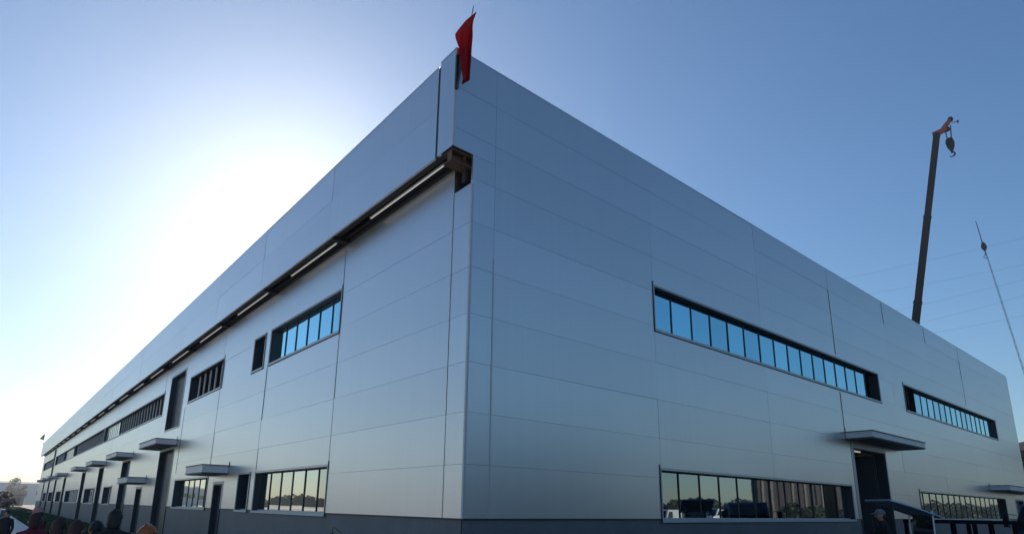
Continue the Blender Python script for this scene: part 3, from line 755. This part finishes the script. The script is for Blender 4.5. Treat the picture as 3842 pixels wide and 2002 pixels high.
person('person in a brown coat in the middle of the huddle', (-6.25, 0.1, 0.004), 1.62, math.radians(-30), 'brown_cloth', 'navy_cloth', 'hair', pose=2)
person('person with black hair in black clothes, low in front of the plinth', (-5.97, 0.49, 0.004), 1.60, math.radians(15), 'black_cloth', 'black_cloth', 'long_hair')
person('tall person in black standing right of the huddle', (-5.81, 0.22, 0.004), 1.76, math.radians(-15), 'black_cloth', 'navy_cloth', 'hair', pose=1)
person('person under an orange hard hat below the first roller door', (-5.44, 0.0, 0.004), 1.54, math.radians(-35), 'navy_cloth', 'navy_cloth', 'orange')
person('person in a black coat at the left edge beside the pale path', (-6.60, 15.5, 0.004), 1.54, math.radians(150), 'black_cloth', 'black_cloth', 'hair', pose=1)
person('person in black with grey cap standing at the open doorway', (9.95, -4.05, 0.004), 1.98, math.radians(40), 'black_cloth', 'black_cloth', 'grey_cap')

# ------------------------------------------------------------------ vehicles and things in the yard
def car(label, loc, rz, group=None, kind='white_car', van=False):
    r = empty('parked_van' if van else 'parked_car', loc, rz); tag(r, label, 'van' if van else 'car', group)
    if van: prof = [(-2.3, 0.35), (-2.35, 0.9), (-2.3, 1.95), (-2.1, 2.05), (1.2, 2.05), (1.75, 1.15), (2.35, 0.95), (2.4, 0.4)]
    else: prof = [(-2.2, 0.35), (-2.25, 0.75), (-2.1, 0.93), (-1.5, 0.98), (-0.95, 1.38), (0.45, 1.40), (1.15, 0.95), (2.1, 0.80), (2.25, 0.62), (2.25, 0.35)]
    b = MB(); b.hull([(-0.84, y, z) for y, z in prof], [(0.84, y, z) for y, z in prof]); o = b.build('body', M['white'], r); bevel(o, 0.05)
    g = MB()
    if van:
        for sx in (-1, 1): g.hull([(sx * 0.835, 0.2, 1.2), (sx * 0.835, 1.55, 1.2), (sx * 0.835, 1.1, 1.85), (sx * 0.835, 0.2, 1.85)], [(sx * 0.85, 0.2, 1.2), (sx * 0.85, 1.55, 1.2), (sx * 0.85, 1.1, 1.85), (sx * 0.85, 0.2, 1.85)])
        g.hull([(-0.7, 1.72, 1.2), (0.7, 1.72, 1.2), (0.65, 1.27, 1.95), (-0.65, 1.27, 1.95)], [(-0.7, 1.755, 1.2), (0.7, 1.755, 1.2), (0.65, 1.305, 1.95), (-0.65, 1.305, 1.95)])
    else:
        for sx in (-1, 1): g.hull([(sx * 0.83, -1.3, 1.0), (sx * 0.83, 0.95, 1.0), (sx * 0.83, 0.4, 1.33), (sx * 0.83, -0.9, 1.33)], [(sx * 0.85, -1.3, 1.0), (sx * 0.85, 0.95, 1.0), (sx * 0.85, 0.4, 1.33), (sx * 0.85, -0.9, 1.33)])
        g.hull([(-0.72, 1.02, 1.01), (0.72, 1.02, 1.01), (0.66, 0.52, 1.35), (-0.66, 0.52, 1.35)], [(-0.72, 1.08, 1.03), (0.72, 1.08, 1.03), (0.66, 0.58, 1.38), (-0.66, 0.58, 1.38)])
        g.hull([(-0.70, -1.44, 1.02), (0.70, -1.44, 1.02), (0.64, -1.0, 1.34), (-0.64, -1.0, 1.34)], [(-0.70, -1.50, 1.04), (0.70, -1.50, 1.04), (0.64, -1.06, 1.37), (-0.64, -1.06, 1.37)])
    g.build('window_glass', M['car_glass'], r)
    wm = MB(); wm.tube([(-0.11, 0, 0), (0.11, 0, 0)], 0.33, 18); wme = wm.mesh('wheel', M['rubber'])
    rim = MB().tube([(-0.12, 0, 0), (0.12, 0, 0)], 0.19, 14).mesh('rim', M['pole'])
    for yy in (-1.4, 1.4):
        for xx in (-0.76, 0.76):
            w = link('wheel', wme, r, (xx, yy, 0.334)); link('rim', rim, w)
    e = prof[-1][0]
    for sx in (-1, 1):
        MB().box((sx * 0.62 - 0.16, e - 0.12, 0.62), (sx * 0.62 + 0.16, e + 0.012, 0.76)).build('headlight', M['lamp_glass'], r)
    MB().box((-0.78, e - 0.05, 0.36), (0.78, e + 0.03, 0.5)).build('bumper', M['black'], r)
    return r
car('white parked car cut off by the left edge of the frame', (-7.25, 31.5, 0.006), math.radians(172))
car('white van parked across the yard, mirrored in the gable window', (50.0, -30.0, 0.004), math.radians(80), van=True)
car('white van mirrored near the middle of the gable window', (66.0, -33.0, 0.004), math.radians(100), van=True)

# electric three-wheeler with a rain canopy in front of the gable doorway
t = empty('electric_tricycle', (13.85, -3.2, 0.004), math.radians(-38))
tag(t, 'dark three wheeler with pale blue rain canopy before the gable doorway', 'tricycle')
c = MB(); n = 8
for i in range(n):
    a, b = i / n, (i + 1) / n
    def cz(q): return 2.30 - 0.46 * q + 0.02 * math.sin(q * math.pi)
    x0, x1 = -0.62 + 1.5 * a, -0.62 + 1.5 * b
    c.hull([(x0, -0.6, cz(a) - 0.05), (x0, 0.6, cz(a) - 0.05), (x0, 0.55, cz(a)), (x0, -0.55, cz(a))], [(x1, -0.6, cz(b) - 0.05), (x1, 0.6, cz(b) - 0.05), (x1, 0.55, cz(b)), (x1, -0.55, cz(b))])
c.build('rain_canopy', M['pale_blue'], t)
for (x, y) in ((0.62, -0.5), (0.62, 0.5)): MB().tube([(x, y, 0.55), (x + 0.05, y, 2.0)], 0.022, 8).build('canopy_post', M['white'], t)
for (x, y) in ((-0.5, -0.5), (-0.5, 0.5)): MB().tube([(x, y, 0.55), (x, y, 2.27)], 0.020, 8).build('canopy_post', M['black'], t)
b = MB().hull([(-0.75, -0.45, 0.35), (0.6, -0.45, 0.35), (0.8, -0.4, 0.62), (0.62, -0.4, 1.15), (0.3, -0.42, 0.62), (-0.75, -0.45, 0.7)], [(-0.75, 0.45, 0.35), (0.6, 0.45, 0.35), (0.8, 0.4, 0.62), (0.62, 0.4, 1.15), (0.3, 0.42, 0.62), (-0.75, 0.45, 0.7)])
o = b.build('body', M['black'], t); bevel(o, 0.03)
MB().hull([(0.67, -0.45, 1.15), (0.67, 0.45, 1.15), (0.72, 0.42, 1.95), (0.72, -0.42, 1.95)], [(0.69, -0.45, 1.15), (0.69, 0.45, 1.15), (0.74, 0.42, 1.95), (0.74, -0.42, 1.95)]).build('windscreen', M['car_glass'], t)
s = MB().box((-0.6, -0.4, 0.705), (-0.1, 0.4, 0.86)); s.box((-0.68, -0.4, 0.86), (-0.55, 0.4, 1.35)); s.build('seat', M['dark_red'], t)
MB().tube([(0.5, -0.35, 1.12), (0.55, 0, 1.18), (0.5, 0.35, 1.12)], 0.018, 6).build('handlebar', M['pole'], t)
wt = MB().tube([(0, -0.06, 0), (0, 0.06, 0)], 0.25, 16).mesh('wheel', M['rubber'])
for p in ((0.85, 0, 0.25), (-0.5, -0.5, 0.25), (-0.5, 0.5, 0.25)): link('wheel', wt, t, p)

# black steel rack and blue lorry at the right edge
r = empty('steel_rack', (16.9, -3.0, 0.004), math.atan2(-1.85, 2.25))
tag(r, 'black steel stillage rack in front of the lower gable window at right', 'rack')
Lr = 2.95
for i, y in enumerate((0.0, 1.0)):
    MB().box((-0.06, y - 0.05, 1.60), (Lr + 0.06, y + 0.05, 1.715)).build('top_rail', M['matte_black'], r)
    MB().box((-0.06, y - 0.04, 0.25), (Lr + 0.06, y + 0.04, 0.33)).build('bottom_rail', M['matte_black'], r)
    for x in (0.0, 0.92, 1.62, 2.18, Lr): MB().box((x - 0.055, y - 0.035, 0.0), (x + 0.055, y + 0.035, 1.599)).build('post', M['matte_black'], r)
for x in (0.0, Lr):
    for z_ in (0.29, 1.64): MB().box((x - 0.03, 0.055, z_ - 0.03), (x + 0.03, 0.945, z_ + 0.03)).build('cross_bar', M['matte_black'], r)
rv = random.Random(5)
for i, (x, y, w, h, m, lb) in enumerate(((0.18, 0.2, 0.6, 0.62, 'pale_wall', 'pale carton at the left end of the black rack'), (1.0, 0.25, 0.5, 0.8, 'navy_cloth', 'dark blue bale in the middle of the black rack'),
        (2.32, 0.2, 0.5, 0.7, 'blue', 'blue crate at the right end of the black rack'), (1.68, 0.3, 0.42, 0.45, 'hut', 'low brown carton between the bale and the crate'))):
    a = empty('carton', (0, 0, 0)); a.location = r.matrix_basis @ Vector((0, 0, 0)); 
    o = MB().box((0, 0, 0), (w, 0.55, h)).build('carton', M[m]); bevel(o, 0.015); bpy.data.objects.remove(a)
    o.rotation_euler = (0, 0, r.rotation_euler.z); ca, sa = math.cos(r.rotation_euler.z), math.sin(r.rotation_euler.z)
    o.location = (16.9 + ca * x - sa * y, -3.0 + sa * x + ca * y, 0.339); o.name = 'carton' if m != 'blue' else 'crate'
    tag(o, lb, 'box')
MBd = MB().box((-0.05, -0.04, 0.331), (Lr + 0.05, 1.04, 0.334)); MBd.build('deck', M['matte_black'], r)

l = empty('blue_lorry', (21.3, -5.0, 0.004), math.atan2(-1.85, 2.25))
tag(l, 'blue lorry cab with black wing mirror cut off by the right edge', 'lorry')
cab = MB().hull([(0.05, -1.0, 0.5), (1.9, -1.0, 0.5), (1.9, -0.97, 2.25), (0.5, -0.97, 2.3), (0.08, -0.99, 1.35)], [(0.05, 1.0, 0.5), (1.9, 1.0, 0.5), (1.9, 0.97, 2.25), (0.5, 0.97, 2.3), (0.08, 0.99, 1.35)])
o = cab.build('cab', M['blue'], l); bevel(o, 0.05)
for sy in (-1, 1):
    MB().hull([(0.4, sy * 0.98, 1.35), (1.5, sy * 0.98, 1.35), (1.5, sy * 0.965, 2.05), (0.62, sy * 0.965, 2.05)], [(0.4, sy * 1.003, 1.35), (1.5, sy * 1.003, 1.35), (1.5, sy * 0.985, 2.05), (0.62, sy * 0.985, 2.05)]).build('side_window', M['car_glass'], l)
    mr = MB().tube([(0.3, sy * 1.0, 1.9), (0.1, sy * 1.25, 1.95), (0.1, sy * 1.25, 1.5), (0.3, sy * 1.0, 1.4)], 0.016, 6); mo = mr.build('mirror_arm', M['black'], l)
    mh = MB().box((0.06, sy * 1.25 - 0.11, 1.46), (0.14, sy * 1.25 + 0.11, 1.92)).build('mirror', M['black'], l); bevel(mh, 0.02)
MB().hull([(0.03, -0.85, 1.4), (0.03, 0.85, 1.4), (0.42, 0.8, 2.2), (0.42, -0.8, 2.2)], [(0.08, -0.85, 1.4), (0.08, 0.85, 1.4), (0.47, 0.8, 2.2), (0.47, -0.8, 2.2)]).build('windscreen', M['car_glass'], l)
MB().box((0.0, -1.02, 0.4), (0.2, 1.02, 0.72)).build('bumper', M['dark_trim'], l)
MB().box((2.0, -1.05, 0.75), (6.0, 1.05, 0.9)).build('load_bed', M['blue'], l)
MB().box((1.95, -0.35, 0.5), (5.9, 0.35, 0.74)).build('chassis', M['black'], l)
for q in ((2.0, -1.05), (2.0, 1.01)): MB().box((q[0], q[1], 0.901), (6.0, q[1] + 0.04, 1.35)).build('side_board', M['blue'], l)
for x in (1.0, 4.8):
    for y in (-0.85, 0.85): link('wheel', MB().tube([(0, -0.13, 0), (0, 0.13, 0)], 0.42, 18).mesh('wheel', M['rubber']), l, (x, y, 0.423))

# ------------------------------------------------------------------ plants
def leaves(mb, c, r, n, size, rnd, mi=0):
    for _ in range(n):
        while True:
            p = Vector((rnd.uniform(-1, 1), rnd.uniform(-1, 1), rnd.uniform(-1, 1)))
            if p.length < 1: break
        p = p.normalized() * (p.length ** 0.5)
        q = Vector((c[0] + p.x * r[0], c[1] + p.y * r[1], c[2] + p.z * r[2]))
        a = Vector((rnd.uniform(-1, 1), rnd.uniform(-1, 1), rnd.uniform(-1, 1))).normalized(); b = a.orthogonal().normalized(); s = size * rnd.uniform(0.6, 1.4)
        mb.quad(tuple(q - a * s), tuple(q + b * s * 0.5), tuple(q + a * s), tuple(q - b * s * 0.5), mi)
def tree(name, label, loc, H, R, n, size, mats, rnd, group=None, columnar=False, cat='tree'):
    r = empty(name, loc); tag(r, label, cat, group)
    t = MB(); t.tube([(0, 0, 0), (0.04 * H * rnd.uniform(-1, 1), 0, H * 0.4), (0, 0.03 * H, H * 0.85)], [H * 0.022, H * 0.016, H * 0.004], 8)
    cr_ = MB()
    for i in range(22 if columnar else 11):
        a = rnd.uniform(0, 6.28); q = rnd.uniform(0.1, 0.95); zz = H * (0.25 + 0.7 * q); rr = R * (1 - 0.75 * q) if columnar else R * rnd.uniform(0.2, 0.75) * math.sin(math.pi * (0.15 + 0.75 * q))
        p = (math.cos(a) * rr, math.sin(a) * rr, zz)
        t.tube([(0, 0, zz - H * 0.14), p], [H * 0.007, H * 0.002], 5)
        leaves(cr_, p, (R * 0.36, R * 0.36, H * 0.08) if columnar else (R * 0.45, R * 0.45, H * 0.11), n // (22 if columnar else 10), size, rnd, i % len(mats))
    t.build('trunk', M['bark'], r); cr_.build('crown', [M[m] for m in mats], r, recalc=False); return r
rnd = random.Random(3)
tree('poplar_tree', 'hazy upright poplar beside the far end of the factory', (0.2, 275.6, 0), 10.4, 2.3, 4200, 0.13, ['leaf_hazed', 'leaf2'], rnd, 'far trees at left', True)
tree('poplar_tree', 'shorter hazy poplar touching the far corner of the factory', (2.6, 272.0, 0), 8.0, 1.7, 2600, 0.13, ['leaf_hazed', 'leaf2'], rnd, 'far trees at left', True)
tree('rust_tree', 'small rusty leaved tree above the white car at left edge', (-5.85, 69.3, 0), 2.6, 1.0, 500, 0.14, ['leaf_rust', 'hut'], rnd)
tree('broad_tree', 'dark green tree under the neighbouring eave at right edge', (86.5, 5.6, 0), 9.4, 2.4, 2500, 0.2, ['leaf', 'leaf2'], rnd)
p = empty('sapling', (-4.27, -3.47, 0.004)); tag(p, 'dark green sapling tip poking up in front of the grey plinth', 'plant')
MB().tube([(0, 0, 0), (0.01, 0, 0.8), (0.0, 0, 1.5), (-0.03, 0, 1.66)], [0.014, 0.011, 0.008, 0.004], 6).build('stem', M['leaf'], p)
for i, (z_, a, ln) in enumerate(((1.66, 0.0, 0.12), (1.60, 2.6, 0.09), (1.5, 4.2, 0.14), (1.3, 1.0, 0.16), (1.1, 3.0, 0.16), (0.8, 5.0, 0.16))):
    d = Vector((math.cos(a - 0.6), math.sin(a - 0.6), -0.75)).normalized(); b0 = Vector((-0.02, 0, z_)); sd = d.cross(Vector((0, 0, 1))).normalized()
    l_ = MB(); l_.poly([tuple(b0), tuple(b0 + d * ln * 0.4 + sd * 0.026), tuple(b0 + d * ln), tuple(b0 + d * ln * 0.4 - sd * 0.026)])
    o = l_.build('leaf', M['leaf'], p); o.modifiers.new('t', 'SOLIDIFY').thickness = 0.006

# grass strip along the long side
g = MB(); rg = random.Random(11)
for _ in range(14000):
    x = rg.uniform(-4.6, -0.5); y = 20 + 165 * rg.random() ** 1.6; hgt = rg.uniform(0.06, 0.20); a = rg.uniform(0, 3.14); w = 0.03 + 0.0012 * y
    dx, dy = math.cos(a) * w, math.sin(a) * w
    g.poly([(x - dx, y - dy, 0.0), (x + dx, y + dy, 0.0), (x + rg.uniform(-.05, .05), y + rg.uniform(-.05, .05), hgt)])
gr = g.build('grass', M['grass'], recalc=False); tag(gr, 'green grass strip along the long factory wall', 'grass', kind='stuff')
sheet('verge', -4.7, -0.05, 18, 190, 0.010, M['grass'])
MB().box((-4.78, 18, 0), (-4.70, 190, 0.10)).build('kerb', M['path'])['kind'] = 'structure'

# ------------------------------------------------------------------ background buildings
w = empty('warehouse', (-20.0, 281.0, 0)); tag(w, 'long pale hazy warehouse far beyond the path at left', 'building')
MB().box((-70, 0, 0), (45, 30, 7.6)).build('wall', M['pale_wall'], w)
MB().hull([(-70.4, -0.5, 7.62), (45.4, -0.5, 7.62), (45.4, 30.4, 7.62), (-70.4, 30.4, 7.62)], [(-68, 12, 8.5), (43, 12, 8.5), (43, 18, 8.5), (-68, 18, 8.5)]).build('roof', M['roof'], w)
for i in range(14): MB().box((-64 + i * 7.6, -0.06, 3.4), (-60 + i * 7.6, 0.05, 5.0)).build('window', M['car_glass'], w)
hh = empty('site_hut', (-0.6, 199.5, 0), 0.05); tag(hh, 'brown site hut at the far end of the grass strip', 'hut')
o = MB().box((-1.5, 0, 0.15), (1.35, 3.0, 2.85)).build('wall', M['hut'], hh); MB().box((-1.65, -0.2, 2.86), (1.5, 3.2, 3.08)).build('roof', M['eave'], hh)
d_ = MB().box((-0.2, -0.04, 0.2), (0.6, 0.02, 2.2)).build('door', M['black'], hh); MB().box((-1.2, -0.03, 1.2), (-0.5, 0.02, 2.1)).build('window', M['car_glass'], hh)
nb = empty('neighbour_house', (92.0, 8.0, 0), 0.12); tag(nb, 'white walled building with dark brown eave past the gable end', 'building')
MB().box((-3.0, -14, 0), (10, 10, 8.4)).build('wall', M['pale_wall'], nb)
MB().box((-6.9, -15, 8.6), (11, 3.2, 9.35)).build('eave', M['eave'], nb)
MB().hull([(-6.8, -14.9, 9.36), (10.9, -14.9, 9.36), (10.9, 3.1, 9.36), (-6.8, 3.1, 9.36)], [(1, -6, 11.5), (3, -6, 11.5), (3, -4, 11.5), (1, -4, 11.5)]).build('roof', M['eave'], nb)
for i in range(4):
    f = MB().box((-3.05, -12 + i * 4, 4.6), (-2.98, -10 + i * 4, 6.2)).build('window', M['car_glass'], nb)

# what the windows mirror, on the open sides of the yard
bb = empty('brown_block', (142.0, -66.0, 0)); tag(bb, 'brown rendered block across the yard, mirrored in the gable windows', 'building')
MB().box((0, -4, 0), (92, 0, 15.0)).build('wall', M['brown_wall'], bb); MB().box((-0.4, -4.4, 15.01), (92.4, 0.8, 15.6)).build('roof', M['eave'], bb)
for i in range(23): MB().box((1.5 + i * 3.9, 0.001, 0.3), (2.6 + i * 3.9, 0.35, 14.6)).build('pilaster', M['eave' if i % 3 else 'hut'], bb)
ww = empty('low_wall', (-62.0, 20.0, 0)); tag(ww, 'low pale boundary wall mirrored in the long side windows', 'wall')
MB().box((-0.12, -60, 0), (0.12, 420, 0.95)).build('wall', M['pale_wall'], ww); MB().box((-0.18, -60, 0.951), (0.18, 420, 1.03)).build('coping', M['trim'], ww)
def wood(label, pts, H, n, seed, size):
    rr = random.Random(seed); m = MB()
    for (x, y) in pts:
        hh_ = H * rr.uniform(0.6, 1.15)
        leaves(m, (x, y, hh_ * 0.5), (3.0, 3.0, hh_ * 0.5), n, size, rr, rr.randrange(2))
    o = m.build('tree_belt', [M['hedge'], M['leaf']], recalc=False); tag(o, label, 'wood', kind='stuff')
wood('dark tree belt beyond the boundary wall, mirrored in the long side windows', [(-88 + random.uniform(-3, 3), 120 + i * 4.2) for i in range(84)], 4.6, 220, 21, 0.55)
wood('dark tree belt across the yard, mirrored in the gable windows', [(135 + i * 3.6, -108 + random.uniform(-4, 4)) for i in range(30)], 5.6, 260, 22, 0.5)
wood('dark hedge below the brown block, mirrored in the gable windows', [(140 + i * 3.2, -60 + random.uniform(-1.5, 1.5)) for i in range(30)], 3.4, 260, 23, 0.45)
wood('tall dark hedge right of the brown block, mirrored in the far gable window', [(238 + i * 3.2, -60 + random.uniform(-1.5, 1.5)) for i in range(50)], 6.0, 200, 24, 0.5)
wood('unseen row of trees added to darken the lower gable panels', [(-14 + i * 3.4, -50 + random.uniform(-2, 2)) for i in range(24)], 9.5, 420, 25, 0.5)  # added trees, out of view, that darken the low gable panels

# ------------------------------------------------------------------ haze
hzm = bpy.data.materials.new('haze_air'); hzm.use_nodes = True
hn = hzm.node_tree.nodes; hn.remove(hn['Principled BSDF'])
pv = hn.new('ShaderNodeVolumePrincipled'); pv.inputs['Color'].default_value = (0.93, 0.95, 0.97, 1)
pv.inputs['Density'].default_value = 0.00065; pv.inputs['Anisotropy'].default_value = 0.69
hzm.node_tree.links.new(pv.outputs['Volume'], hn['Material Output'].inputs['Volume'])
hz = MB().box((-220, -130, -1.0), (400, 500, 62)).build('haze', hzm); hz['kind'] = 'stuff'
